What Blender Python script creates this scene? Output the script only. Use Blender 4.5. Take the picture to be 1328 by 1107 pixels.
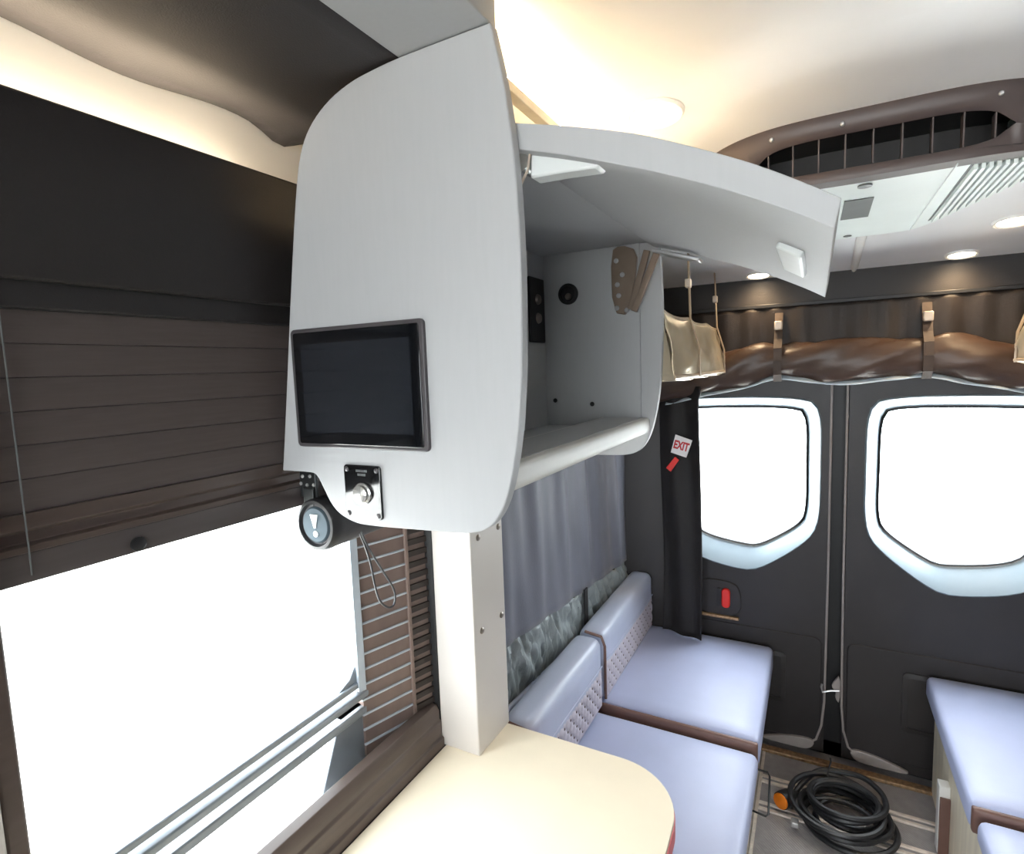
import bpy, bmesh, math, random
from mathutils import Vector, Matrix, noise

random.seed(7)
S = bpy.context.scene
COL = S.collection
for o in list(bpy.data.objects):
    bpy.data.objects.remove(o, do_unlink=True)

# ------------------------------------------------------------------ camera
cam_d = bpy.data.cameras.new('camera')
cam = bpy.data.objects.new('camera', cam_d)
COL.objects.link(cam)
cam_d.sensor_fit = 'HORIZONTAL'
cam_d.sensor_width = 36.0
cam_d.lens = 727.88 / 1328.0 * 36.0
cam_d.clip_start = 0.02
yaw, pitch, roll = map(math.radians, (-28.54, -5.75, 2.056))
fw = Vector((math.sin(yaw) * math.cos(pitch), math.cos(yaw) * math.cos(pitch), math.sin(pitch)))
rt = fw.cross(Vector((0, 0, 1))).normalized()
dn = fw.cross(rt)
r2 = math.cos(roll) * rt + math.sin(roll) * dn
d2 = -math.sin(roll) * rt + math.cos(roll) * dn
cam.matrix_world = Matrix(((r2.x, -d2.x, -fw.x, 0), (r2.y, -d2.y, -fw.y, 0),
                           (r2.z, -d2.z, -fw.z, 1.62), (0, 0, 0, 1)))
S.camera = cam

# ------------------------------------------------------------------ world, light, exposure
W = bpy.data.worlds.new('overcast_sky')
S.world = W
W.use_nodes = True
bg = W.node_tree.nodes['Background']
bg.inputs['Color'].default_value = (0.90, 0.96, 1.0, 1)
bg.inputs['Strength'].default_value = 11.0
S.view_settings.view_transform = 'Standard'
S.view_settings.look = 'None'
S.view_settings.gamma = 1.0
S.view_settings.use_curve_mapping = False
S.view_settings.exposure = 0.48

sun_d = bpy.data.lights.new('sun_offscreen', 'SUN')
sun_d.energy = 26.0
sun_d.angle = math.radians(2)
sun_d.color = (1.0, 0.97, 0.92)
sun = bpy.data.objects.new('sun_offscreen', sun_d)
COL.objects.link(sun)
sun.rotation_euler = (0, math.radians(24), 0)

WARM = (1.0, 0.72, 0.42)


def portal(name, loc, rot, sx, sy):
    l = bpy.data.lights.new(name, 'AREA')
    l.shape = 'RECTANGLE'
    l.size, l.size_y = sx, sy
    l.energy = 1
    l.cycles.is_portal = True
    o = bpy.data.objects.new(name, l)
    COL.objects.link(o)
    o.location = loc
    o.rotation_euler = rot
    return o


R90 = math.pi / 2
portal('window_portal', (-0.90, 0.56, 1.12), (0, -R90, 0), 0.70, 0.70)
portal('rear_window_portal', (-0.24, 2.56, 1.14), (-R90, 0, 0), 0.56, 0.66)
portal('rear_window_portal', (0.42, 2.56, 1.14), (-R90, 0, 0), 0.56, 0.66)
portal('windshield_offscreen', (0.08, -2.46, 1.40), (R90, 0, 0), 1.8, 0.9)
portal('cab_window_left_offscreen', (-0.90, -1.70, 1.37), (0, -R90, 0), 0.74, 0.9)

# ------------------------------------------------------------------ materials
MATS = {}


def lin(c):
    out = []
    for v in c:
        v /= 255.0
        out.append(v / 12.92 if v <= 0.04045 else ((v + 0.055) / 1.055) ** 2.4)
    return (*out, 1.0)


def mat(name, c, rough=0.5, metal=0.0, var=0.05, scale=30.0, bump=0.0, bscale=150.0, coat=0.0,
        stretch=(1, 1, 1), spec=0.5, sheen=0.0, wave=None):
    if name in MATS:
        return MATS[name]
    m = bpy.data.materials.new(name)
    m.use_nodes = True
    nt = m.node_tree
    b = nt.nodes['Principled BSDF']
    tc = nt.nodes.new('ShaderNodeTexCoord')
    mp = nt.nodes.new('ShaderNodeMapping')
    mp.inputs['Scale'].default_value = stretch
    nt.links.new(tc.outputs['Object'], mp.inputs['Vector'])
    n = nt.nodes.new('ShaderNodeTexNoise')
    n.inputs['Scale'].default_value = scale
    n.inputs['Detail'].default_value = 4
    nt.links.new(mp.outputs['Vector'], n.inputs['Vector'])
    r = nt.nodes.new('ShaderNodeValToRGB')
    L = lin(c)
    r.color_ramp.elements[0].position = 0.3
    r.color_ramp.elements[1].position = 0.7
    r.color_ramp.elements[0].color = (*[max(0, v * (1 - var)) for v in L[:3]], 1)
    r.color_ramp.elements[1].color = (*[min(1, v * (1 + var)) for v in L[:3]], 1)
    nt.links.new(n.outputs['Fac'], r.inputs['Fac'])
    nt.links.new(r.outputs['Color'], b.inputs['Base Color'])
    b.inputs['Roughness'].default_value = rough
    b.inputs['Metallic'].default_value = metal
    b.inputs['Specular IOR Level'].default_value = spec
    b.inputs['Coat Weight'].default_value = coat
    b.inputs['Coat Roughness'].default_value = 0.08
    b.inputs['Sheen Weight'].default_value = sheen
    if bump:
        bm_ = nt.nodes.new('ShaderNodeBump')
        bm_.inputs['Strength'].default_value = bump
        bm_.inputs['Distance'].default_value = 0.002
        if wave:
            t = nt.nodes.new('ShaderNodeTexWave')
            t.wave_type = 'BANDS'
            t.bands_direction = wave
            t.inputs['Scale'].default_value = bscale
            t.inputs['Distortion'].default_value = 0.3
        else:
            t = nt.nodes.new('ShaderNodeTexNoise')
            t.inputs['Scale'].default_value = bscale
            t.inputs['Detail'].default_value = 3
        nt.links.new(mp.outputs['Vector'], t.inputs['Vector'])
        nt.links.new(t.outputs['Fac'], bm_.inputs['Height'])
        nt.links.new(bm_.outputs['Normal'], b.inputs['Normal'])
    MATS[name] = m
    return m


def emis(name, c, s):
    m = bpy.data.materials.new(name)
    m.use_nodes = True
    b = m.node_tree.nodes['Principled BSDF']
    b.inputs['Base Color'].default_value = (0.8, 0.75, 0.7, 1)
    b.inputs['Emission Color'].default_value = (*c, 1)
    b.inputs['Emission Strength'].default_value = s
    MATS[name] = m
    return m


def glass(name, tint=(0.97, 0.99, 1.0), gl=0.05):
    m = bpy.data.materials.new(name)
    m.use_nodes = True
    nt = m.node_tree
    nt.nodes.remove(nt.nodes['Principled BSDF'])
    out = nt.nodes['Material Output']
    t = nt.nodes.new('ShaderNodeBsdfTransparent')
    t.inputs['Color'].default_value = (*tint, 1)
    g = nt.nodes.new('ShaderNodeBsdfGlossy')
    g.inputs['Roughness'].default_value = 0.02
    x = nt.nodes.new('ShaderNodeMixShader')
    x.inputs[0].default_value = gl
    nt.links.new(t.outputs[0], x.inputs[1])
    nt.links.new(g.outputs[0], x.inputs[2])
    nt.links.new(x.outputs[0], out.inputs[0])
    MATS[name] = m
    return m


mat('laminate', (179, 180, 181), 0.55, var=0.012, scale=14, stretch=(10, 10, 1.0), spec=0.3)
mat('edge_band', (214, 212, 206), 0.5, var=0.02)
mat('ceiling_white', (240, 241, 242), 0.42, var=0.02, scale=8, bump=0.05, bscale=300)
mat('liner_dark', (50, 47, 48), 0.62, var=0.10, scale=6, bump=0.25, bscale=420)
mat('wall_dark', (36, 33, 33), 0.55, var=0.08, scale=8, bump=0.2, bscale=380)
mat('valance_dark', (38, 34, 33), 0.55, var=0.10, scale=5, bump=0.2, bscale=400)
mat('cove_pale', (232, 229, 224), 0.6, var=0.03, scale=8)
mat('door_dark', (44, 40, 40), 0.48, var=0.08, scale=9, bump=0.22, bscale=420)
mat('door_recess', (44, 40, 40), 0.45, var=0.08, scale=12, bump=0.1, bscale=300)
mat('window_trim', (158, 172, 181), 0.38, var=0.03, scale=10, bump=0.06, bscale=300)
mat('rubber', (24, 23, 24), 0.5, var=0.1, scale=30)
mat('seal_grey', (150, 142, 138), 0.45, var=0.06, scale=30)
mat('blind_pleat', (84, 74, 71), 0.75, var=0.06, scale=12, stretch=(1, 1.5, 18), bump=0.15, bscale=500)
mat('blind_rail', (82, 74, 72), 0.4, var=0.10, scale=8, stretch=(1, 1, 8))
mat('frame_brown', (82, 69, 63), 0.38, var=0.12, scale=14, stretch=(1, 0.6, 6))
mat('reveal_brown', (118, 100, 92), 0.5, var=0.12, scale=9, stretch=(2, 2, 0.6), bump=0.2, bscale=60)
mat('slat_pale', (178, 186, 194), 0.3, var=0.05, scale=20)
mat('slat_dark', (42, 34, 30), 0.5, var=0.15, scale=20)
mat('track_grey', (134, 140, 146), 0.35, metal=0.3, var=0.06, scale=20)
mat('table_cream', (247, 232, 206), 0.4, var=0.02, scale=10, bump=0.03, bscale=200)
mat('table_edge', (232, 110, 112), 0.45, var=0.03)
mat('post_white', (200, 193, 186), 0.38, var=0.012, scale=8)
mat('screw_steel', (150, 140, 130), 0.3, metal=0.9, var=0.08)
mat('screw_pale', (200, 200, 200), 0.3, metal=0.7, var=0.05)
mat('hinge_bronze', (150, 132, 116), 0.3, metal=0.5, var=0.1, scale=20)
mat('hinge_white', (228, 232, 230), 0.35, var=0.02)
mat('black_gloss', (12, 13, 15), 0.08, var=0.05, coat=0.6)
mat('bezel_grey', (74, 70, 72), 0.35, var=0.06)
mat('screen_black', (14, 16, 19), 0.05, var=0.1, scale=6, coat=0.8)
mat('display_panel', (34, 37, 42), 0.10, var=0.12, scale=7, coat=0.8)
mat('chrome', (235, 235, 230), 0.18, metal=0.75, var=0.05)
mat('white_print', (225, 228, 230), 0.5, var=0.02)
mat('speaker_cloth', (52, 50, 52), 0.7, var=0.2, scale=60, bump=0.4, bscale=700)
mat('speaker_rim', (34, 33, 34), 0.4, var=0.08)
mat('speaker_cone', (66, 80, 88), 0.75, var=0.05)
mat('bracket_dark', (50, 52, 52), 0.35, metal=0.6, var=0.1)
mat('curtain_grey', (98, 99, 112), 0.6, var=0.10, scale=14, stretch=(1, 1, 0.4), bump=0.25, bscale=300, sheen=0.2)
mat('curtain_silver', (146, 154, 156), 0.42, metal=0.15, var=0.06, scale=40, bump=0.6, bscale=90)
mat('curtain_black', (34, 31, 31), 0.7, var=0.15, scale=10, bump=0.3, bscale=260)
mat('curtain_brown', (36, 27, 22), 0.6, var=0.15, scale=9, bump=0.3, bscale=220)
mat('roll_brown', (72, 53, 41), 0.42, var=0.08, scale=9, bump=0.5, bscale=40)
mat('strap_brown', (70, 55, 45), 0.6, var=0.15, scale=40, bump=0.3, bscale=500)
mat('strap_black', (34, 32, 32), 0.6, var=0.15, scale=40)
mat('buckle_pale', (206, 190, 172), 0.3, var=0.05)
mat('hem_white', (205, 215, 222), 0.5, var=0.08, scale=20)
mat('bag_silver', (206, 192, 166), 0.28, metal=0.5, var=0.06, scale=8, bump=0.7, bscale=26)
mat('bag_trim', (170, 148, 122), 0.55, var=0.1, scale=30)
mat('bag_inner', (30, 26, 24), 0.7, var=0.1)
mat('leather_lavender', (184, 192, 224), 0.42, var=0.03, scale=9, bump=0.12, bscale=380)
mat('leather_grey', (190, 197, 218), 0.36, var=0.04, scale=9, bump=0.12, bscale=380)
mat('quilt_pale', (206, 200, 210), 0.45, var=0.04, scale=20, bump=0.1, bscale=380)
mat('leather_brown', (118, 88, 78), 0.45, var=0.08, scale=20, bump=0.15, bscale=300)
mat('tuft_brown', (74, 52, 48), 0.5, var=0.1)
mat('bench_gloss', (38, 40, 50), 0.12, var=0.08, coat=0.4)
mat('wood_pale', (246, 234, 212), 0.45, var=0.10, scale=5, stretch=(6, 6, 0.7), bump=0.08, bscale=50)
mat('floor_grey', (160, 155, 154), 0.5, var=0.10, scale=40, bump=0.5, bscale=55, wave='DIAGONAL')
mat('aluminium', (236, 224, 212), 0.35, metal=0.1, var=0.12, scale=60)
mat('sill_gold', (170, 138, 104), 0.4, metal=0.5, var=0.35, scale=90)
mat('cable_black', (38, 38, 40), 0.42, var=0.1, scale=20)
mat('plug_orange', (240, 130, 30), 0.4, var=0.08, scale=40)
mat('red_plastic', (226, 44, 36), 0.4, var=0.05)
mat('exit_red', (196, 40, 46), 0.5, var=0.03)
mat('paper_white', (238, 234, 234), 0.55, var=0.02)
mat('ac_white', (240, 248, 245), 0.35, var=0.02, scale=10, bump=0.03, bscale=300)
mat('ac_dark', (82, 71, 69), 0.45, var=0.06, scale=10, bump=0.05, bscale=300)
mat('ac_duct', (40, 38, 38), 0.6, var=0.08)
mat('ac_grille', (96, 100, 100), 0.4, var=0.06)
mat('ring_white', (242, 240, 236), 0.3, var=0.02)
mat('ground_concrete', (206, 204, 200), 0.8, var=0.08, scale=2, bump=0.1, bscale=40)
mat('body_paint', (225, 228, 230), 0.35, var=0.02, coat=0.3)
emis('lamp_warm', (1.0, 0.80, 0.55), 20.0)
emis('led_warm', (1.0, 0.83, 0.60), 60.0)
emis('led_cabinet', (1.0, 0.72, 0.40), 36.0)
glass('window_glass')


def M(n):
    return MATS[n]


# ------------------------------------------------------------------ mesh helpers
WLOC = {}


def wloc(o):
    return WLOC.get(o.name, Vector((0, 0, 0))) if o else Vector((0, 0, 0))


def tag(o, label=None, cat=None, group=None, kind=None):
    if label: o['label'] = label
    if cat: o['category'] = cat
    if group: o['group'] = group
    if kind: o['kind'] = kind
    return o


def thing(name, loc, label=None, cat=None, group=None, kind=None):
    o = bpy.data.objects.new(name, None)
    o.empty_display_size = 0.05
    COL.objects.link(o)
    o.location = loc
    WLOC[o.name] = Vector(loc)
    return tag(o, label, cat, group, kind)


class MB:
    def __init__(s):
        s.v, s.f = [], []

    def add(s, vs, fs):
        n = len(s.v)
        s.v += [tuple(v) for v in vs]
        s.f += [tuple(i + n for i in f) for f in fs]
        return s

    def box(s, x0, x1, y0, y1, z0, z1):
        return s.add([(x0, y0, z0), (x1, y0, z0), (x1, y1, z0), (x0, y1, z0),
                      (x0, y0, z1), (x1, y0, z1), (x1, y1, z1), (x0, y1, z1)],
                     [(0, 3, 2, 1), (4, 5, 6, 7), (0, 1, 5, 4), (1, 2, 6, 5), (2, 3, 7, 6), (3, 0, 4, 7)])

    def prism(s, pts, axis, a, b):
        """closed outline pts (2D) swept along axis from a to b. axis y: pts=(x,z); z: (x,y); x: (y,z)"""
        def p3(p, t):
            return {'y': (p[0], t, p[1]), 'z': (p[0], p[1], t), 'x': (t, p[0], p[1])}[axis]
        n = len(pts)
        vs = [p3(p, a) for p in pts] + [p3(p, b) for p in pts]
        fs = [tuple(range(n)), tuple(reversed(range(n, 2 * n)))]
        fs += [(i, i + n, (i + 1) % n + n, (i + 1) % n) for i in range(n)]
        return s.add(vs, fs)

    def tube(s, pts, r, n=10, closed=False, cap=True):
        P = [Vector(p) for p in pts]
        m = len(P)
        rs = r if isinstance(r, (list, tuple)) else [r] * m
        up = None
        vs, fs = [], []
        for i in range(m):
            a = P[(i - 1) % m] if (closed or i > 0) else P[i]
            b = P[(i + 1) % m] if (closed or i < m - 1) else P[i]
            t = (b - a)
            if t.length < 1e-9: t = Vector((0, 0, 1))
            t.normalize()
            if up is None:
                up = Vector((0, 0, 1)) if abs(t.z) < 0.9 else Vector((1, 0, 0))
            e1 = up - t * up.dot(t)
            if e1.length < 1e-6: e1 = t.orthogonal()
            e1.normalize()
            up = e1
            e2 = t.cross(e1)
            for k in range(n):
                q = 2 * math.pi * k / n
                vs.append(P[i] + rs[i] * (math.cos(q) * e1 + math.sin(q) * e2))
        for i in range(m if closed else m - 1):
            for k in range(n):
                j = (i + 1) % m
                fs.append((i * n + k, i * n + (k + 1) % n, j * n + (k + 1) % n, j * n + k))
        if cap and not closed:
            fs.append(tuple(reversed(range(n))))
            fs.append(tuple(range((m - 1) * n, m * n)))
        return s.add(vs, fs)

    def lathe(s, c, axis, prof, n=32):
        """prof: list of (t, r) along axis from centre c"""
        ax = Vector(axis).normalized()
        e1 = ax.orthogonal().normalized()
        e2 = ax.cross(e1)
        c = Vector(c)
        vs, fs = [], []
        for t, r in prof:
            for k in range(n):
                q = 2 * math.pi * k / n
                vs.append(c + ax * t + max(r, 1e-5) * (math.cos(q) * e1 + math.sin(q) * e2))
        for i in range(len(prof) - 1):
            for k in range(n):
                fs.append((i * n + k, i * n + (k + 1) % n, (i + 1) * n + (k + 1) % n, (i + 1) * n + k))
        fs.append(tuple(reversed(range(n))))
        fs.append(tuple(range((len(prof) - 1) * n, len(prof) * n)))
        return s.add(vs, fs)

    def grid(s, fn, nu, nv):
        vs = [fn(i / nu, j / nv) for j in range(nv + 1) for i in range(nu + 1)]
        w = nu + 1
        fs = [(j * w + i, j * w + i + 1, (j + 1) * w + i + 1, (j + 1) * w + i) for j in range(nv) for i in range(nu)]
        return s.add(vs, fs)

    def ring(s, outer, inner, y_out, y_in, axis='y'):
        n = len(outer)
        vs = [(p[0], y_out, p[1]) for p in outer] + [(p[0], y_in, p[1]) for p in inner]
        return s.add(vs, [(i, (i + 1) % n, (i + 1) % n + n, i + n) for i in range(n)])

    def build(s, name, material, parent=None, bevel=0.0, seg=2, smooth=True, thick=0.0, sub=0, angle=40,
              label=None, cat=None, group=None, kind=None, fixn=True):
        me = bpy.data.meshes.new(name)
        lo = [min(v[i] for v in s.v) for i in range(3)]
        hi = [max(v[i] for v in s.v) for i in range(3)]
        org = Vector(((lo[0] + hi[0]) / 2, (lo[1] + hi[1]) / 2, lo[2] if parent is None else (lo[2] + hi[2]) / 2))
        me.from_pydata([(v[0] - org.x, v[1] - org.y, v[2] - org.z) for v in s.v], [], s.f)
        if fixn:
            b = bmesh.new()
            b.from_mesh(me)
            bmesh.ops.remove_doubles(b, verts=b.verts[:], dist=1e-6)
            bmesh.ops.recalc_face_normals(b, faces=b.faces)
            b.to_mesh(me)
            b.free()
        me.validate()
        me.materials.append(M(material))
        if smooth:
            me.polygons.foreach_set('use_smooth', [True] * len(me.polygons))
            me.set_sharp_from_angle(angle=math.radians(angle))
        o = bpy.data.objects.new(name, me)
        COL.objects.link(o)
        o.parent = parent
        o.location = org - wloc(parent)
        WLOC[o.name] = org
        if thick:
            md = o.modifiers.new('solid', 'SOLIDIFY')
            md.thickness = thick
            md.offset = 0
        if bevel:
            md = o.modifiers.new('bevel', 'BEVEL')
            md.width = bevel
            md.segments = seg
            md.limit_method = 'ANGLE'
            md.angle_limit = math.radians(40)
        if sub:
            md = o.modifiers.new('sub', 'SUBSURF')
            md.levels = md.render_levels = sub
        return tag(o, label, cat, group, kind)


def box(name, material, parent, x0, x1, y0, y1, z0, z1, bevel=0.002, **k):
    return MB().box(x0, x1, y0, y1, z0, z1).build(name, material, parent, bevel=bevel, **k)


def copy_at(o, parent, off, name=None):
    c = o.copy()
    COL.objects.link(c)
    c.parent = parent
    c.location = Vector(o.location) + Vector(off)
    WLOC[c.name] = wloc(o) + Vector(off)
    return c


def chaikin(pts, it=2, corners=()):
    P = [(tuple(p), i in corners) for i, p in enumerate(pts)]
    for _ in range(it):
        Q = []
        n = len(P)
        for i in range(n):
            (p, c), (q, d) = P[i], P[(i + 1) % n]
            if c: Q.append((p, True))
            Q.append(((p[0] * .75 + q[0] * .25, p[1] * .75 + q[1] * .25), False))
            Q.append(((p[0] * .25 + q[0] * .75, p[1] * .25 + q[1] * .75), False))
        P = Q
    return [p for p, c in P]


def rrect(x0, x1, z0, z1, r, n=5):
    out = []
    for cx, cz, a0 in ((x1 - r, z1 - r, 0), (x0 + r, z1 - r, 90), (x0 + r, z0 + r, 180), (x1 - r, z0 + r, 270)):
        for k in range(n + 1):
            a = math.radians(a0 + 90 * k / n)
            out.append((cx + r * math.cos(a), cz + r * math.sin(a)))
    return out


def radial(poly, c, angs):
    """sample a closed outline at the given angles from c"""
    out = []
    n = len(poly)
    for a in angs:
        dx, dz = math.cos(a), math.sin(a)
        best = None
        for i in range(n):
            p, q = poly[i], poly[(i + 1) % n]
            ex, ez = q[0] - p[0], q[1] - p[1]
            det = dx * (-ez) + ex * dz
            if abs(det) < 1e-12: continue
            wx, wz = p[0] - c[0], p[1] - c[1]
            t = (wx * (-ez) + ex * wz) / det
            u = (dx * wz - dz * wx) / det
            if t > 0 and -1e-9 <= u <= 1 + 1e-9:
                if best is None or t > best: best = t
        out.append((c[0] + best * dx, c[1] + best * dz))
    return out


def screw(parent, c, axis, r=0.005, material='screw_steel', h=0.003):
    return MB().lathe(c, axis, [(-0.002, r), (h * 0.4, r), (h, r * 0.6)], 12).build('screw', material, parent)


# ------------------------------------------------------------------ shell of the van
def zc(y):
    k = [(-9, 2.09), (1.05, 2.09), (1.28, 2.068), (2.0, 1.985), (2.5, 1.925), (9, 1.9)]
    for (a, za), (b, zb) in zip(k, k[1:]):
        if y <= b:
            t = (y - a) / (b - a)
            return za + (zb - za) * t
    return 1.9


box('ground', 'ground_concrete', None, -14, 14, -14, 14, -0.62, -0.60, bevel=0, kind='structure',
    label='pale concrete yard outside the van')
fl = box('floor', 'floor_grey', None, -0.95, 1.1, -2.5, 2.52, -0.04, 0.0, bevel=0, kind='structure',
         label='grey ribbed vinyl floor of the van')

# ceiling (white headliner), main field right of the cabinets
cb = MB()
ys = [-2.5 + 0.1 * i for i in range(51)]
ys = [y for y in ys if y < 2.52] + [2.52]
for y0, y1 in zip(ys, ys[1:]):
    cb.add([(-0.95, y0, zc(y0)), (1.1, y0, zc(y0)), (1.1, y1, zc(y1)), (-0.95, y1, zc(y1)),
            (-0.95, y0, 2.2), (1.1, y0, 2.2), (1.1, y1, 2.2), (-0.95, y1, 2.2)],
           [(0, 3, 2, 1), (4, 5, 6, 7), (0, 1, 5, 4), (1, 2, 6, 5), (2, 3, 7, 6), (3, 0, 4, 7)])
cb.build('ceiling', 'ceiling_white', None, smooth=False, kind='structure', label='white panelled van ceiling')

# left wall with the window opening (y .24-1.05, z .76-1.76)
wl = thing('wall_left', (-0.88, 0.5, 0), 'dark lined left wall of the van', kind='structure')
box('wall_panel', 'wall_dark', wl, -0.95, -0.83, -2.5, 2.52, 0.0, 0.745, bevel=0)
box('wall_panel', 'wall_dark', wl, -0.95, -0.83, -1.25, 0.235, 0.745, 1.775, bevel=0)
box('wall_panel', 'wall_dark', wl, -0.95, -0.83, -2.5, -2.15, 0.745, 1.775, bevel=0)
box('wall_panel', 'wall_dark', wl, -0.95, -0.83, -2.15, -1.25, 0.745, 1.0, bevel=0)
box('wall_panel', 'wall_dark', wl, -0.95, -0.83, -2.15, -1.25, 1.74, 1.775, bevel=0)
box('wall_panel', 'wall_dark', wl, -0.95, -0.83, 1.085, 2.52, 0.745, 1.775, bevel=0)
box('cove_panel', 'cove_pale', wl, -0.95, -0.862, -2.5, 2.52, 1.775, 2.09, bevel=0, label='pale upper wall above the dark valance')

box('trim_1', 'valance_dark', None, -0.822, -0.80, -1.3, 1.42, 1.744, 1.957, bevel=0.004, kind='structure',
    label='dark padded valance above the side window')
# dark upholstered ceiling liner over the window, with an uneven soft edge
bl = MB()


def liner(u, v):
    y = -1.3 + 2.70 * u
    x = -0.858 + (-0.513 + 0.858) * v
    w = 0.006 * math.sin(9 * y + 0.6) + 0.004 * math.sin(23 * y)
    edge = max(0, 1 - v * 6)
    return (x, y, 2.060 + edge * (0.004 + w) - 0.022 * edge * math.exp(-((y - 0.74) / 0.04) ** 2))


bl.grid(liner, 120, 12)
bl.build('trim_2', 'liner_dark', None, thick=0.012, kind='structure', label='dark upholstered ceiling liner beside the grey soffit')
box('trim_3', 'laminate', None, -0.513, -0.366, -1.3, 0.668, 2.053, 2.10, bevel=0.0015, kind='structure',
    label='light grey soffit board running above the cabinet end panel')

# right wall and front bulkhead
box('wall_right', 'wall_dark', None, 1.03, 1.1, -2.5, 2.52, 0, 2.1, bevel=0, kind='structure', label='dark lined right wall of the van')
wf = thing('wall_front', (0.1, -2.46, 0), 'front bulkhead beside the windshield', kind='structure')
box('wall_panel', 'wall_dark', wf, -0.95, 1.1, -2.5, -2.43, 0, 0.95, bevel=0)
box('wall_panel', 'wall_dark', wf, -0.95, 1.1, -2.5, -2.43, 1.85, 2.1, bevel=0)

# rear header and corner pillars
box('trim_4', 'valance_dark', None, -0.83, 1.03, 2.405, 2.46, 1.80, 1.955, bevel=0.006, kind='structure',
    label='dark header above the rear doors')
wb = thing('wall_rear', (0.1, 2.5, 0), 'dark rear frame around the two doors', kind='structure')
box('wall_panel', 'wall_dark', wb, -0.95, -0.60, 2.47, 2.52, 0, 2.0, bevel=0)
box('wall_panel', 'wall_dark', wb, 0.80, 1.1, 2.47, 2.52, 0, 2.0, bevel=0)
box('wall_panel', 'wall_dark', wb, -0.60, 0.80, 2.50, 2.56, 1.62, 2.0, bevel=0)
box('wall_panel', 'rubber', wb, 0.02, 0.14, 2.50, 2.56, 0.0, 1.62, bevel=0)
box('wall_panel', 'rubber', wb, -0.60, 0.80, 2.50, 2.56, -0.02, 0.06, bevel=0)
pl = MB().prism([(-0.83, 2.47), (-0.83, 2.40), (-0.735, 2.40), (-0.56, 2.44), (-0.54, 2.47)], 'z', 0, 1.80)
pl.build('trim_5', 'door_dark', None, bevel=0.01, kind='structure', label='dark moulded corner pillar beside the rear doors')

# ------------------------------------------------------------------ rear doors
Lout = [(-0.417 - 0.13, 1.479), (-0.03, 1.482), (0.024, 1.43), (0.024, 1.2), (0.024, 0.985), (-0.02, 0.90),
        (-0.19, 0.765), (-0.26, 0.752), (-0.44, 0.785), (-0.52, 0.86), (-0.55, 1.0), (-0.56, 1.2), (-0.57, 1.46)]
Lgl = [(-0.52, 1.437), (-0.06, 1.443), (-0.022, 1.40), (-0.022, 1.2), (-0.020, 1.0), (-0.05, 0.945),
       (-0.19, 0.848), (-0.24, 0.84), (-0.42, 0.868), (-0.48, 0.92), (-0.505, 1.02), (-0.515, 1.2), (-0.53, 1.42)]
CX = 0.0945
Rout = [(2 * CX - p[0], p[1]) for p in Lout]
Rgl = [(2 * CX - p[0], p[1]) for p in Lgl]
NA = 72
ANG = [2 * math.pi * i / NA for i in range(NA)]


def rear_door(name, outl, gl, x0, x1, label, hinge_side):
    t = thing(name, ((x0 + x1) / 2, 2.46, 0.05), label, kind='structure')
    mx = min(p[0] for p in gl), max(p[0] for p in gl)
    c = ((mx[0] + mx[1]) / 2, 1.15)
    O = radial(chaikin(outl, 3), c, ANG)
    G = radial(chaikin(gl, 3), c, ANG)
    rect = [(x0, 0.035), (x1, 0.035), (x1, 1.66), (x0, 1.66)]
    RC = radial(rect, c, ANG)
    # snap nearest samples to the true corners
    for q in rect:
        i = min(range(NA), key=lambda k: (RC[k][0] - q[0]) ** 2 + (RC[k][1] - q[1]) ** 2)
        RC[i] = q
    b = MB()
    b.ring(RC, O, 2.455, 2.455)
    b.ring(RC, RC, 2.455, 2.50)
    b.ring(O, O, 2.455, 2.50)
    b.build('door_panel', 'door_dark', t, smooth=False)

    def lerp(A, B, k): return [(a[0] + (b_[0] - a[0]) * k, a[1] + (b_[1] - a[1]) * k) for a, b_ in zip(A, B)]
    f = MB()
    prof = [(0.0, 2.456), (0.04, 2.443), (0.10, 2.437), (0.25, 2.446), (0.55, 2.470), (0.80, 2.492), (1.0, 2.512)]
    for (k0, y0), (k1, y1) in zip(prof, prof[1:]):
        f.ring(lerp(O, G, k0), lerp(O, G, k1), y0, y1)
    f.build('window_frame', 'window_trim', t, angle=70)
    g = MB()
    g.ring(G, lerp(G, [c] * NA, 0.03), 2.514, 2.510)
    g.ring(lerp(G, [c] * NA, 0.03), lerp(G, [c] * NA, 0.03), 2.510, 2.527)
    g.build('gasket', 'rubber', t, thick=0.003)
    p = MB().prism(lerp(G, [c] * NA, -0.01), 'y', 2.524, 2.528)
    p.build('pane', 'window_glass', t, smooth=False)
    # moulding crease and lower pad
    s = 1 if hinge_side > 0 else -1
    mid = x1 if hinge_side < 0 else x0     # edge at the centre gap
    out = x0 if hinge_side < 0 else x1
    lo_ = min(mid, out), max(mid, out)
    pad = rrect(lo_[0] + 0.012, lo_[1] - 0.012, 0.07, 0.515, 0.03)
    MB().prism(pad, 'y', 2.449, 2.458).build('lower_pad', 'door_dark', t, bevel=0.004)
    cr = MB().box(min(mid, mid - s * -0.047), max(mid, mid + s * 0.047), 2.4535, 2.456, 1.003, 1.008)
    cr.build('crease', 'door_dark', t, smooth=False)
    return t, s


d1, s1 = rear_door('door_1', Lout, Lgl, -0.60, 0.050, 'left rear van door, dark inner trim with a rounded pale window surround', -1)
d2, s2 = rear_door('door_2', Rout, Rgl, 0.112, 0.80, 'right rear van door, dark inner trim with a wide rounded pale window surround', 1)

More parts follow.
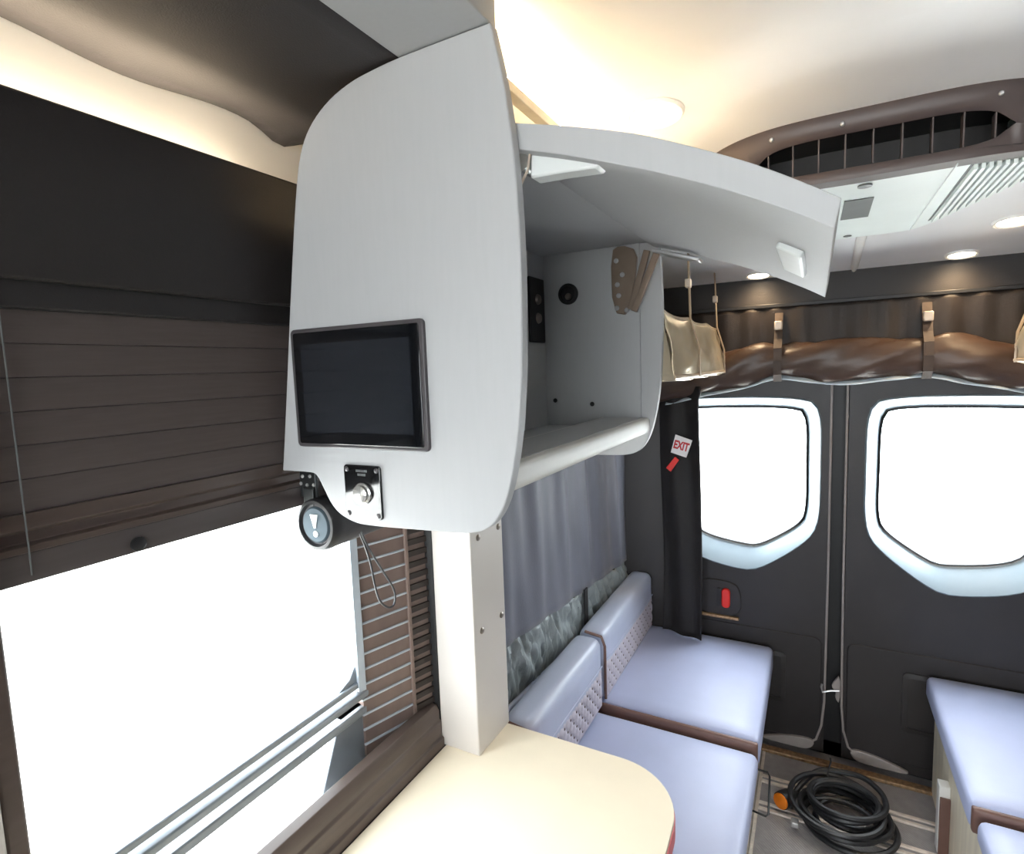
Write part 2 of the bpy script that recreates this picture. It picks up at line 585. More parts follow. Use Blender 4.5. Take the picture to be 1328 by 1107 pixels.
# pale seals along the centre gap, flaring outwards at the foot
for d, x, s in ((d1, 0.053, -1), (d2, 0.105, 1)):
    pts = [(x, 2.45, 1.60), (x, 2.45, 1.2), (x, 2.45, 0.8), (x + s * 0.002, 2.45, 0.45), (x + s * 0.004, 2.45, 0.25),
           (x + s * 0.012, 2.45, 0.15), (x + s * 0.03, 2.448, 0.085), (x + s * 0.07, 2.445, 0.055)]
    sm = []
    for a, b in zip(pts, pts[1:]):
        for k in range(4): sm.append(tuple(a[i] + (b[i] - a[i]) * k / 4 for i in range(3)))
    sm.append(pts[-1])
    MB().tube(sm, 0.0045, 8).build('door_seal', 'seal_grey', d)
    fl_ = chaikin([(x + s * 0.03, 0.085), (x + s * 0.10, 0.085), (x + s * 0.18, 0.066), (x + s * 0.25, 0.040),
                   (x + s * 0.12, 0.036), (x + s * 0.05, 0.040)], 2)
    MB().prism(fl_, 'y', 2.436, 2.452).build('sill_flap', 'seal_grey', d, bevel=0.003)
# pull recesses
for d, x0, x1, z0, z1 in ((d1, -0.20, -0.092, 0.215, 0.43), (d2, 0.305, 0.42, 0.205, 0.44)):
    outer = rrect(x0, x1, z0, z1, 0.018)
    inner = rrect(x0 + 0.016, x1 - 0.016, z0 + 0.018, z1 - 0.018, 0.012)
    b = MB()
    b.ring(outer, outer, 2.452, 2.442)
    b.ring(outer, inner, 2.442, 2.439)
    b.ring(inner, inner, 2.439, 2.4478)
    h = b.build('pull_handle', 'door_dark', d)
    MB().prism(inner, 'y', 2.4465, 2.4485).build('pull_recess', 'door_recess', h, smooth=False)
# red release lever in its recess
outer = chaikin([(-0.45, 0.70), (-0.30, 0.70), (-0.262, 0.665), (-0.262, 0.54), (-0.45, 0.54)], 2)
rel = MB().prism(outer, 'y', 2.447, 2.457).build('release_recess', 'door_recess', d1, bevel=0.004)
MB().prism(rrect(-0.36, -0.343, 0.585, 0.665, 0.006), 'y', 2.441, 2.448).build('lever_slot', 'rubber', rel)
MB().prism(rrect(-0.339, -0.306, 0.585, 0.668, 0.014), 'y', 2.430, 2.448).build('release_lever', 'red_plastic', rel, bevel=0.004,
                                                                              label='red door release lever')
box('recess_lip', 'sill_gold', rel, -0.425, -0.27, 2.432, 2.448, 0.536, 0.548, bevel=0.003)
# latch at the gap
lt = MB().prism(chaikin([(0.103, 0.385), (0.08, 0.35), (0.072, 0.33), (0.09, 0.31), (0.085, 0.285), (0.103, 0.262)], 1), 'y', 2.435, 2.45)
lt = lt.build('latch_plate', 'seal_grey', d2, bevel=0.002)
MB().tube([(0.100, 2.43, 0.322), (0.07, 2.425, 0.318), (0.042, 2.425, 0.305), (0.038, 2.425, 0.325), (0.040, 2.425, 0.338)],
          0.004, 8).build('latch_hook', 'screw_pale', lt)

# ------------------------------------------------------------------ floor rails and sill
box('trim_6', 'sill_gold', None, -0.62, 0.82, 2.405, 2.44, 0.0, 0.014, bevel=0.003, kind='structure',
    label='speckled metal sill strip under the rear doors')
n = 7
for y, nm in ((2.235, 'between the sill and the coiled cable'), (2.085, 'under the coiled cable')):
    t = thing('trim_%d' % n, (0.1, y, 0), 'pale aluminium floor rail ' + nm, kind='structure')
    n += 1
    box('rail', 'aluminium', t, -0.168, 0.40, y - 0.022, y - 0.008, 0, 0.008, bevel=0.002)
    box('rail', 'aluminium', t, -0.168, 0.40, y + 0.008, y + 0.022, 0, 0.008, bevel=0.002)
    box('rail_channel', 'floor_grey', t, -0.168, 0.40, y - 0.008, y + 0.008, 0, 0.003, bevel=0)
box('trim_9', 'aluminium', None, -0.172, -0.160, 0.3, 2.40, 0.0, 0.008, bevel=0.002, kind='structure',
    label='thin aluminium edge strip along the foot of the left bench')

# ------------------------------------------------------------------ side window
w1 = thing('window_1', (-0.85, 0.65, 0.72), 'large side window with brown inner frame', kind='structure')
fb = MB().prism([(-0.83, 0.713), (-0.786, 0.713), (-0.786, 0.735), (-0.792, 0.738), (-0.792, 0.775), (-0.797, 0.78),
                 (-0.797, 0.80), (-0.805, 0.815), (-0.83, 0.815)], 'y', 0.235, 1.042)
fb.build('bottom_frame', 'frame_brown', w1, bevel=0.0015)
box('side_frame', 'frame_brown', w1, -0.835, -0.80, 0.235, 0.256, 0.80, 1.75, bevel=0.003)
box('side_frame', 'rubber', w1, -0.835, -0.798, 1.046, 1.085, 0.74, 1.75, bevel=0.003)
box('top_frame', 'frame_brown', w1, -0.835, -0.822, 0.235, 1.085, 1.73, 1.78, bevel=0.002)
# outer glass, two lights parted by the sliding tracks
box('pane', 'window_glass', w1, -0.893, -0.889, 0.235, 0.90, 0.93, 1.77, bevel=0)
box('pane', 'window_glass', w1, -0.893, -0.889, 0.235, 0.90, 0.75, 0.885, bevel=0)
box('outer_sill', 'body_paint', w1, -0.95, -0.83, 0.235, 1.085, 0.735, 0.752, bevel=0)
for z0, z1, x0, x1 in ((0.938, 0.952, -0.900, -0.872), (0.910, 0.925, -0.900, -0.868), (0.872, 0.890, -0.900, -0.870)):
    box('track_rail', 'track_grey', w1, x0, x1, 0.235, 0.90, z0, z1, bevel=0.003)
# rounded corner piece of the glass opening and the slanted stop below
cp = MB().prism([(0.90, 0.94), (0.90, 1.06), (0.868, 1.06), (0.866, 1.02), (0.858, 0.99), (0.838, 0.965), (0.80, 0.95), (0.75, 0.945)],
                'x', -0.900, -0.878)
cp.build('corner_piece', 'track_grey', w1, bevel=0.002)
box('jamb', 'track_grey', w1, -0.900, -0.874, 0.868, 0.90, 1.05, 1.77, bevel=0.003)
st = MB().prism([(0.90, 0.89), (0.808, 0.89), (0.795, 0.87), (0.742, 0.752), (0.90, 0.752)], 'x', -0.898, -0.880)
st.build('slanted_stop', 'track_grey', w1, bevel=0.002)
# splayed reveal with its slats: inner end (-.815,1.06), outer end (-.874,.868)
A, B = Vector((-0.872, 0.868)), Vector((-0.815, 1.060))
dv = (B - A).normalized()
nv = Vector((dv.y, -dv.x))          # faces the cabin
if nv.x < 0: nv = -nv


def onrev(t, off): p = A + (B - A) * t + nv * off; return (p.x, p.y)


MB().prism([onrev(0, 0), onrev(1, 0), onrev(1, -0.03), onrev(0, -0.03)], 'z', 0.752, 1.77).build('reveal', 'reveal_brown', w1, smooth=False)
z = 0.80
first = None
while z < 1.44:
    pts = [onrev(-0.02, 0.004), onrev(0.66, 0.004), onrev(0.66, -0.001), onrev(-0.02, -0.001)]
    if first is None:
        first = MB().prism(pts, 'z', z, z + 0.0045).build('slat', 'slat_pale', w1, bevel=0.001)
        base_z = z
    else:
        copy_at(first, w1, (0, 0, z - base_z))
    z += 0.0345
z = 0.79
first = None
while z < 1.44:
    pts = [onrev(0.66, 0.006), onrev(1.0, 0.006), onrev(1.0, 0.0), onrev(0.66, 0.0)]
    if first is None:
        first = MB().prism(pts, 'z', z, z + 0.014).build('louvre', 'slat_dark', w1, bevel=0.001)
        base_z = z
    else:
        copy_at(first, w1, (0, 0, z - base_z))
    z += 0.027
MB().prism([onrev(0.63, 0.008), onrev(0.67, 0.008), onrev(0.67, 0), onrev(0.63, 0)], 'z', 0.752, 1.77).build('mullion', 'reveal_brown', w1, bevel=0.001)

MB().prism([onrev(-0.06, 0.007), onrev(0.03, 0.007), onrev(0.03, -0.01), onrev(-0.06, -0.01)], 'z', 0.93, 1.77).build('edge_strip', 'slat_pale', w1, bevel=0.001)
box('trim_11', 'post_white', None, -0.832, -0.795, 0.05, 0.234, 0.0, 1.744, bevel=0.004, kind='structure',  # unseen upright, added so the touch screen has pale bars to reflect
    label='pale upright added out of view beside the side window to reflect in the screen')

# pleated blind
bd = thing('pleated_blind', (-0.825, 0.65, 1.39), 'dark brown pleated blind half lowered over the side window', 'blind')
box('cassette', 'wall_dark', bd, -0.838, -0.812, 0.257, 1.04, 1.712, 1.748, bevel=0.003)
first = None
PZ = 0.0398
for k in range(6):
    if first is None:
        z0 = 1.473
        b = MB().prism([(-0.834, z0), (-0.8195, z0 + 0.0004), (-0.8165, z0 + PZ * 0.5), (-0.8195, z0 + PZ - 0.0004), (-0.834, z0 + PZ),
                        (-0.836, z0 + PZ), (-0.836, z0)], 'y', 0.258, 1.04)
        first = b.build('pleat', 'blind_pleat', bd, angle=60)
    else:
        copy_at(first, bd, (0, 0, PZ * k))
br = MB().prism([(-0.838, 1.427), (-0.812, 1.427), (-0.812, 1.435), (-0.820, 1.438), (-0.820, 1.450), (-0.814, 1.455), (-0.816, 1.473), (-0.838, 1.473)],
                'y', 0.258, 1.04).build('upper_rail', 'frame_brown', bd, bevel=0.001)
b2 = MB().prism([(-0.838, 1.391), (-0.812, 1.391), (-0.811, 1.408), (-0.814, 1.427), (-0.838, 1.427)], 'y', 0.258, 1.04)
b2 = b2.build('bottom_rail', 'blind_rail', bd, bevel=0.002)
MB().lathe((-0.812, 0.411, 1.403), (1, 0, 0), [(0, 0.010), (0.004, 0.010), (0.006, 0.006)], 16).build('rail_knob', 'rubber', b2)
MB().tube([(-0.8105, 0.292, 1.40), (-0.8105, 0.292, 1.744)], 0.0009, 6).build('guide_cord', 'ac_grille', bd)

# ------------------------------------------------------------------ overhead cabinet
cabt = thing('overhead_cabinet', (-0.55, 1.03, 1.385),
             'light grey curved overhead cabinet with its lid swung open above the table', 'cabinet')
prof = [(-0.806, 1.4625), (-0.790, 1.55), (-0.7565, 1.75), (-0.724, 1.925), (-0.709, 1.972), (-0.686, 2.003), (-0.648, 2.028), (-0.602, 2.043),
        (-0.553, 2.0485), (-0.505, 2.0515), (-0.364, 2.0515), (-0.3525, 2.00), (-0.3445, 1.955), (-0.3365, 1.888), (-0.332, 1.80),
        (-0.3325, 1.70), (-0.3365, 1.60), (-0.3445, 1.53), (-0.358, 1.467), (-0.372, 1.430), (-0.392, 1.405), (-0.42, 1.393),
        (-0.47, 1.390), (-0.62, 1.384), (-0.655, 1.388), (-0.690, 1.404), (-0.712, 1.440), (-0.724, 1.4605), (-0.740, 1.4640)]
sm = chaikin(prof, 2, corners=(0, 10))
e1 = MB().prism(sm, 'y', 0.65, 0.668).build('end_panel', 'laminate', cabt, bevel=0.0018, angle=30, label='wide curved grey end panel holding the screen')
prof2 = [p for p in prof[:23]] + [(-0.62, 1.390), (-0.74, 1.392)]
prof2[0] = (-0.78, 1.45)
sm2 = chaikin(prof2, 2, corners=(10,))
MB().prism(sm2, 'y', 1.398, 1.416).build('end_panel', 'laminate', cabt, bevel=0.0018, angle=30)
box('end_liner', 'laminate', cabt, -0.645, -0.386, 1.391, 1.398, 1.468, 1.918, bevel=0.001)
box('back_panel', 'laminate', cabt, -0.66, -0.645, 0.668, 1.398, 1.462, 1.935, bevel=0)
box('top_panel', 'laminate', cabt, -0.66, -0.36, 0.668, 1.398, 1.918, 1.934, bevel=0.001)
box('bottom_panel', 'laminate', cabt, -0.66, -0.484, 0.668, 1.398, 1.452, 1.468, bevel=0.001)
fr = chaikin([(-0.486, 1.450), (-0.486, 1.4905), (-0.372, 1.4905), (-0.366, 1.486), (-0.3655, 1.470), (-0.367, 1.456), (-0.374, 1.450)], 1, corners=(0, 1))
MB().prism(fr, 'y', 0.668, 1.398).build('front_rail', 'edge_band', cabt, bevel=0.001, label='pale rail along the lower cabinet opening')
box('rail_inlay', 'laminate', cabt, -0.480, -0.382, 0.669, 1.397, 1.4895, 1.4912, bevel=0.0005, label='flat inlay along the lower rail')
# lid
top = [(-0.352, 1.9375), (-0.268, 1.914), (-0.192, 1.889), (-0.123, 1.859), (-0.06, 1.828), (-0.009, 1.798), (0.0195, 1.780)]
bot = [(0.014, 1.751), (-0.023, 1.773), (-0.083, 1.804), (-0.157, 1.837), (-0.23, 1.865), (-0.290, 1.886), (-0.352, 1.905)]


def dense(P, k=4):
    out = []
    n = len(P)
    for i in range(n - 1):
        p0, p1, p2, p3 = P[max(i - 1, 0)], P[i], P[i + 1], P[min(i + 2, n - 1)]
        for j in range(k):
            t = j / k
            out.append(tuple(0.5 * (2 * p1[d] + (p2[d] - p0[d]) * t + (2 * p0[d] - 5 * p1[d] + 4 * p2[d] - p3[d]) * t * t +
                                    (3 * p1[d] - p0[d] - 3 * p2[d] + p3[d]) * t ** 3) for d in range(2)))
    out.append(P[-1])
    return out


lid = MB().prism(dense(top) + dense(bot), 'y', 0.672, 1.394).build('lid', 'laminate', cabt, bevel=0.0012, angle=30,
                                                                label='curved flap lid raised on its hinge')
# catch plate on the lid underside
lw = wloc(lid)
u = Vector((0.037, 0, -0.022)).normalized()       # along the underside towards the tip
nn = Vector((-0.022 * -1, 0, -0.037)).normalized()  # pointing down/out
nn = Vector((u.z, 0, -u.x)).normalized()


def onlid(a, y, h):     # a = distance from the tip
    p = Vector((0.014, y, 1.751)) - u * a + nn * h
    return (p.x, p.y, p.z)


def lidbox(a0, a1, y0, y1, h0, h1):
    vs = [onlid(a, y, h) for h in (h0, h1) for a, y in ((a0, y0), (a1, y0), (a1, y1), (a0, y1))]
    return MB().add(vs, [(0, 1, 2, 3), (4, 7, 6, 5), (0, 4, 5, 1), (1, 5, 6, 2), (2, 6, 7, 3), (3, 7, 4, 0)])


cpz = lidbox(0.036, 0.074, 0.90, 1.12, -0.002, 0.010).build('catch_plate', 'hinge_white', lid, bevel=0.003)
# stay near the end panel: white tapered cover + pivot
sy0, sy1 = 0.695, 0.715
hv = [(-0.338, 1.905), (-0.336, 1.872), (-0.243, 1.8665), (-0.236, 1.8745), (-0.243, 1.880)]
ls = MB().prism([(-0.334, 1.9035), (-0.336, 1.871), (-0.29, 1.8695), (-0.244, 1.8665), (-0.236, 1.874), (-0.242, 1.882)], 'y', 0.692, 0.722)
ls = ls.build('lid_stay', 'hinge_white', cabt, bevel=0.003, label='white plastic cover of the near lid stay')
MB().lathe((-0.347, 0.690, 1.893), (0, 1, 0), [(0, 0.011), (0.03, 0.011)], 18).build('pivot', 'chrome', ls)
MB().lathe((-0.234, 0.694, 1.874), (0, 1, 0), [(0, 0.006), (0.026, 0.006)], 12).build('pivot', 'hinge_bronze', ls)
MB().tube([(-0.333, 0.688, 1.90), (-0.337, 0.688, 1.880), (-0.346, 0.684, 1.862), (-0.356, 0.680, 1.846)], 0.0018, 8).build('wire', 'buckle_pale', ls)
# stay on the far end panel: screwed plate and folding arms
fs = MB().prism(chaikin([(-0.455, 1.905), (-0.43, 1.918), (-0.386, 1.90), (-0.395, 1.83), (-0.412, 1.745), (-0.452, 1.755)], 1), 'y', 1.379, 1.393)
fs = fs.build('lid_stay', 'hinge_bronze', cabt, bevel=0.002, label='bronze metal lid stay on the far end panel')
for x, z in ((-0.440, 1.880), (-0.425, 1.845), (-0.438, 1.822), (-0.435, 1.795), (-0.440, 1.765), (-0.415, 1.758)):
    screw(fs, (x, 1.379, z), (0, -1, 0), 0.0062, 'screw_pale', 0.004)


def strap3(a, b, w, t, name, material, parent):
    a, b = Vector(a), Vector(b)
    d = (b - a).normalized()
    s_ = d.cross(Vector((0, 1, 0))).normalized()
    n_ = Vector((0, 1, 0))
    vs = [p + s_ * i * w / 2 + n_ * j * t / 2 for p in (a, b) for i, j in ((-1, -1), (1, -1), (1, 1), (-1, 1))]
    return MB().add(vs, [(0, 1, 2, 3), (7, 6, 5, 4), (0, 4, 5, 1), (1, 5, 6, 2), (2, 6, 7, 3), (3, 7, 4, 0)]).build(name, material, parent, bevel=0.002)


strap3((-0.404, 1.376, 1.758), (-0.362, 1.376, 1.895), 0.016, 0.010, 'stay_arm', 'hinge_bronze', fs)
strap3((-0.392, 1.362, 1.752), (-0.335, 1.362, 1.884), 0.016, 0.010, 'stay_arm', 'hinge_bronze', fs)
vs = []
pa, pb = Vector((-0.345, 1.368, 1.893)), Vector((-0.235, 1.368, 1.858))
dd = (pb - pa).normalized()
mpl = MB()
nd = Vector((dd.z, 0, -dd.x))
vs = [p + Vector((0, 1, 0)) * j * 0.022 + nd * h for h in (0, 0.008) for p, j in ((pa, -1), (pb, -1), (pb, 1), (pa, 1))]
mpl.add(vs, [(0, 1, 2, 3), (4, 7, 6, 5), (0, 4, 5, 1), (1, 5, 6, 2), (2, 6, 7, 3), (3, 7, 4, 0)])
mpl.build('mount_plate', 'screw_pale', fs, bevel=0.002)
# round grommet and outlet
gr = MB().lathe((-0.574, 1.391, 1.813), (0, -1, 0), [(0, 0.027), (0.006, 0.027), (0.007, 0.021), (0.003, 0.019)], 28).build('grommet', 'rubber', cabt)
MB().lathe((-0.572, 1.384, 1.806), (0, -1, 0), [(0, 0.009), (0.006, 0.007)], 14).build('plug_pin', 'screw_steel', gr)
ot = box('outlet', 'rubber', cabt, -0.645, -0.637, 1.292, 1.378, 1.690, 1.855, bevel=0.003)
for z in (1.80, 1.752):
    MB().lathe((-0.637, 1.335, z), (1, 0, 0), [(0, 0.014), (0.006, 0.011)], 16).build('socket', 'screw_steel', ot)
for x, z in ((-0.62, 1.535), (-0.515, 1.525)):
    screw(cabt, (x, 1.391, z), (0, -1, 0), 0.006, 'rubber', 0.003)
# light rail on top of the cabinet with warm LED strip
rl = box('light_rail', 'wood_pale', cabt, -0.412, -0.394, 0.668, 1.398, 2.020, 2.036, bevel=0.0015)
box('led_strip', 'led_cabinet', None, -0.409, -0.397, 0.67, 1.396, 2.0355, 2.0395, bevel=0, smooth=False,
    label='warm LED strip along the top of the overhead cabinet', cat='light')
box('led_strip', 'led_warm', None, -0.858, -0.838, -1.2, 0.64, 1.905, 1.910, bevel=0, smooth=False,
    label='warm LED strip hidden behind the dark valance', cat='light')
box('led_shelf', 'valance_dark', None, -0.862, -0.822, -1.3, 1.42, 1.890, 1.905, bevel=0, kind='structure')
bpy.data.objects['led_shelf'].name = 'trim_10'
bpy.data.objects['trim_10']['label'] = 'dark ledge carrying the hidden light strip behind the valance'

# control screen
sc = thing('control_screen', (-0.622, 0.645, 1.507), 'black touch screen with grey bezel set in the grey cabinet end panel', 'screen')
MB().prism(rrect(-0.757, -0.487, 1.507, 1.698, 0.008), 'y', 0.6445, 0.652).build('bezel', 'bezel_grey', sc, bevel=0.002)
MB().prism(rrect(-0.750, -0.495, 1.513, 1.692, 0.004), 'y', 0.6435, 0.648).build('glass', 'screen_black', sc, bevel=0.0008)
MB().prism(rrect(-0.733, -0.512, 1.532, 1.673, 0.002), 'y', 0.6431, 0.645).build('display', 'display_panel', sc)

# switch plate
sw = thing('switch_plate', (-0.621, 0.648, 1.396), 'glossy black push button plate with silver button under the screen', 'switch')
MB().prism(rrect(-0.659, -0.584, 1.3965, 1.4815, 0.006), 'y', 0.646, 0.651).build('plate', 'black_gloss', sw, bevel=0.0012)
bt = MB().lathe((-0.620, 0.646, 1.437), (0, -1, 0), [(0, 0.017), (0.003, 0.017), (0.004, 0.0145), (0.009, 0.0140), (0.011, 0.011)], 32)
bt.build('button', 'chrome', sw)
for x, z in ((-0.652, 1.4745), (-0.591, 1.4745), (-0.591, 1.4035), (-0.652, 1.4035)):
    screw(sw, (x, 0.6462, z), (0, -1, 0), 0.0042, 'bezel_grey', 0.002)
# the small worn print: two short rows of marks
lm = MB()
for row, (z, cnt) in enumerate(((1.4725, 7), (1.4665, 5))):
    for k in range(cnt):
        x = -0.6215 + (k - (cnt - 1) / 2) * 0.0034
        lm.box(x - 0.0012, x + 0.0012, 0.6456, 0.6462, z - 0.0018, z + 0.0018)
lm.build('print', 'ac_grille', sw, smooth=False, kind='stuff', label='two tiny rows of worn pale print')

# speaker hanging from its bracket
SPX, SPZ, SPR = -0.757, 1.3665, 0.0465
sk = thing('speaker', (SPX, 0.75, SPZ - SPR), 'black cylindrical portable speaker hanging below the cabinet end panel', 'speaker')
MB().lathe((SPX, 0.672, SPZ), (0, 1, 0), [(0, 0.043), (0.006, SPR), (0.02, SPR), (0.15, SPR), (0.164, SPR), (0.17, 0.043)], 40).build('body', 'speaker_cloth', sk)
rim = MB().lathe((SPX, 0.672, SPZ), (0, 1, 0), [(0.012, SPR + 0.001), (0.0, SPR), (-0.005, 0.043), (-0.006, 0.038), (0.002, 0.034)], 40)
rim.build('end_rim', 'speaker_rim', sk)
cone = MB().lathe((SPX, 0.672, SPZ), (0, -1, 0), [(-0.006, 0.033), (0.001, 0.032), (0.004, 0.029), (0.005, 0.0)], 40).build('cone', 'speaker_cone', sk)
MB().prism([(SPX - 0.009, SPZ + 0.019), (SPX + 0.009, SPZ + 0.019), (SPX + 0.003, SPZ - 0.005), (SPX - 0.001, SPZ - 0.005)], 'y', 0.6655, 0.668).build('mark', 'white_print', cone, smooth=False)
MB().lathe((SPX + 0.002, 0.668, SPZ - 0.015), (0, -1, 0), [(0, 0.0055), (0.0025, 0.0055)], 16).build('mark', 'white_print', cone)
loop = [(-0.730, 0.70, 1.405), (-0.722, 0.728, 1.365), (-0.718, 0.750, 1.310), (-0.716, 0.785, 1.250), (-0.716, 0.812, 1.205), (-0.716, 0.812, 1.178),
        (-0.716, 0.795, 1.175), (-0.717, 0.772, 1.198), (-0.718, 0.762, 1.235), (-0.720, 0.757, 1.275), (-0.722, 0.742, 1.325), (-0.724, 0.722, 1.370)]
ld = []
P = [Vector(p) for p in loop]
for i in range(len(P) - 1):
    p0, p1, p2, p3 = P[max(i - 1, 0)], P[i], P[i + 1], P[min(i + 2, len(P) - 1)]
    for j in range(5):
        t = j / 5
        ld.append(0.5 * (2 * p1 + (p2 - p0) * t + (2 * p0 - 5 * p1 + 4 * p2 - p3) * t * t + (3 * p1 - p0 - 3 * p2 + p3) * t ** 3))
MB().tube(ld, 0.0021, 8).build('hanging_cord', 'cable_black', sk)
bk = thing('speaker_bracket', (-0.775, 0.69, 1.41), 'dark metal bracket with five screws holding the speaker', 'bracket')
box('plate', 'bracket_dark', bk, -0.797, -0.757, 0.676, 0.682, 1.412, 1.463, bevel=0.002)
box('flange', 'bracket_dark', bk, -0.803, -0.738, 0.669, 0.70, 1.458, 1.4635, bevel=0.001)
for x, z in ((-0.788, 1.449), (-0.770, 1.450), (-0.793, 1.436), (-0.778, 1.434), (-0.762, 1.435)):
    screw(bk, (x, 0.676, z), (0, -1, 0), 0.0032, 'screw_pale', 0.0025)
box('clasp', 'bracket_dark', bk, -0.785, -0.760, 0.671, 0.68, 1.398, 1.430, bevel=0.002)

# ------------------------------------------------------------------ table and post
tb = thing('table', (-0.5, 0.7, 0), 'cream fixed table with rounded corner and red edge below the side window', 'table')
corner = [(-0.235 - 0.15 + 0.15 * math.cos(a), 1.185 - 0.15 + 0.15 * math.sin(a)) for a in [math.radians(6 * i) for i in range(16)]]
outl = [(-0.784, 0.10), (-0.232, 0.10), (-0.232, 0.95)] + corner + [(-0.784, 1.185)]
MB().prism(outl, 'z', 0.704, 0.713).build('table_top', 'table_cream', tb, bevel=0.001, angle=30)
o2 = [(x + 0.002 if x > -0.5 else x, y) for x, y in outl]
MB().prism(o2, 'z', 0.668, 0.7045).build('table_edge', 'table_edge', tb, bevel=0.002, angle=30, label='coral red edge of the table')
box('leg', 'post_white', tb, -0.62, -0.56, 0.5, 0.56, 0, 0.668, bevel=0.004)
ps = thing('support_post', (-0.742, 1.118, 0.713), 'white square post with four screws standing on the table', 'post')
box('post', 'post_white', ps, -0.796, -0.687, 1.044, 1.192, 0.7125, 1.453, bevel=0.003)
for y, z in ((1.078, 1.236), (1.172, 1.237), (1.078, 1.010), (1.172, 1.010)):
    screw(ps, (-0.687, y, z), (1, 0, 0), 0.008, 'screw_steel', 0.004)

# ------------------------------------------------------------------ side curtain between post and rear pillar
ct = thing('window_curtain', (-0.76, 1.8, 0.6), 'slate grey blackout curtain behind the left bench backrests', 'curtain')


def cwx(y): return -0.800 + (y - 1.2) * 0.036


def cloth(u, v):
    y = 1.20 + 1.20 * u
    zt = 1.44
    zb = 0.835 - 0.085 * u
    z = zb + (zt - zb) * v
    w = 0.007 * math.sin(y * 34 + 1.5 * math.sin(3 * v + y * 2)) + 0.004 * math.sin(y * 61 + 3 * v)
    w *= 0.5 + 0.5 * v
    return (cwx(y) + 0.012 + w + 0.006 * (1 - v) ** 4, y + 0.02 * math.sin(v * 2.5) * (1 - u), z)


MB().grid(cloth, 110, 24).build('cloth', 'curtain_grey', ct, thick=0.002)


def hem(u, v):
    y = 1.20 + 1.20 * u
    zb = 0.62 - 0.03 * u
    zt = 0.836 - 0.085 * u
    w = 0.022 * noise.noise((y * 22 + v * 1.5, v * 1.6, 2.0)) + 0.013 * noise.noise((y * 55, v * 5, 9.0)) + 0.005 * noise.noise((y * 120, v * 12, 4.0))
    return (cwx(y) + 0.010 + w + 0.012 * math.sin(math.pi * v), y, zb + (zt - zb) * v)


MB().grid(hem, 220, 14).build('gathered_hem', 'curtain_silver', ct, thick=0.002, label='crinkled silver insulated lower hem')
box('curtain_strap', 'strap_black', ct, -0.748, -0.742, 1.885, 1.915, 0.62, 0.80, bevel=0.001)
br_ = MB().tube([(cwx(1.2) + 0.024, 1.2, 0.648), (cwx(2.4) + 0.024, 2.4, 0.606)], 0.008, 10).build('bottom_rail', 'leather_grey', ct)

# ------------------------------------------------------------------ benches
bn = thing('bench', (-0.45, 1.7, 0), 'glossy dark bench base under the left cushions', 'bench')
box('base_box', 'bench_gloss', bn, -0.76, -0.172, 1.0, 2.44, 0.009, 0.352, bevel=0.006)
box('top_board', 'leather_grey', bn, -0.76, -0.158, 1.0, 2.44, 0.345, 0.3605, bevel=0.004)
for y, z in ((2.06, 0.30), (2.03, 0.27)):
    MB().lathe((-0.172, y, z), (1, 0, 0), [(0, 0.005), (0.016, 0.005), (0.02, 0.003)], 10).build('stud', 'screw_pale', bn)
wr_ = [(-0.171, 1.98, 0.215), (-0.125, 1.98, 0.215), (-0.118, 1.975, 0.205), (-0.118, 1.93, 0.10), (-0.125, 1.925, 0.093), (-0.171, 1.93, 0.095)]
MB().tube(wr_, 0.0035, 8).build('tie_down_loop', 'bracket_dark', bn)
box('corner_bracket', 'bracket_dark', bn, -0.180, -0.164, 1.74, 1.79, 0.27, 0.345, bevel=0.003)


def puff(x0, x1, y0, y1, z0, z1, crown, name, material, parent, r=0.022, nx=14, ny=18):
    """upholstered block with rounded edges and a crowned top"""
    b = bmesh.new()
    bmesh.ops.create_cube(b, size=1.0)
    bmesh.ops.subdivide_edges(b, edges=b.edges[:], cuts=9, use_grid_fill=True)
    hx, hy, hz = (x1 - x0) / 2, (y1 - y0) / 2, (z1 - z0) / 2
    cx, cy, cz = (x0 + x1) / 2, (y0 + y1) / 2, (z0 + z1) / 2

    def warp(t): return math.copysign(1 - (1 - abs(2 * t)) ** 1.8, t)
    mb = MB()
    idx = {}
    for v in b.verts:
        p = Vector((warp(v.co.x) * hx, warp(v.co.y) * hy, warp(v.co.z) * hz))
        q = Vector((max(-hx + r, min(hx - r, p.x)), max(-hy + r, min(hy - r, p.y)), max(-hz + r, min(hz - r, p.z))))
        d = p - q
        if d.length > 1e-9:
            m_ = max(abs(d.x), abs(d.y), abs(d.z))
            p = q + d.normalized() * m_ if d.length > m_ else p
        if p.z > 0:
            p.z += crown * (1 - (p.x / hx) ** 2) * (1 - (p.y / hy) ** 2)
        idx[v.index] = len(mb.v)
        mb.v.append((p.x + cx, p.y + cy, p.z + cz))
    for f in b.faces:
        mb.f.append(tuple(idx[v.index] for v in f.verts))
    b.free()
    return mb.build(name, material, parent, angle=80)


def seat(name, x0, x1, y0, y1, z0, z1, label, group):
    t = thing(name, ((x0 + x1) / 2, (y0 + y1) / 2, z0), label, 'cushion', group)
    puff(x0, x1, y0 + 0.004, y1, z0, z1, 0.010, 'pad', 'leather_lavender', t)
    xm0, xm1 = x0 + 0.004, x1 - 0.004
    puff(xm0, xm1, y0 - 0.006, y0 + 0.02, z0 + 0.002, z1 - 0.010, 0.0, 'side_band', 'leather_brown', t, r=0.010)
    return t


seat('seat_cushion', -0.745, -0.136, 1.768, 2.43, 0.360, 0.458, 'pale lavender seat cushion of the left bench beside the rear door', 'left bench seat cushions')
seat('seat_cushion', -0.745, -0.136, 1.02, 1.752, 0.360, 0.432, 'pale lavender seat cushion of the left bench beside the cream table', 'left bench seat cushions')


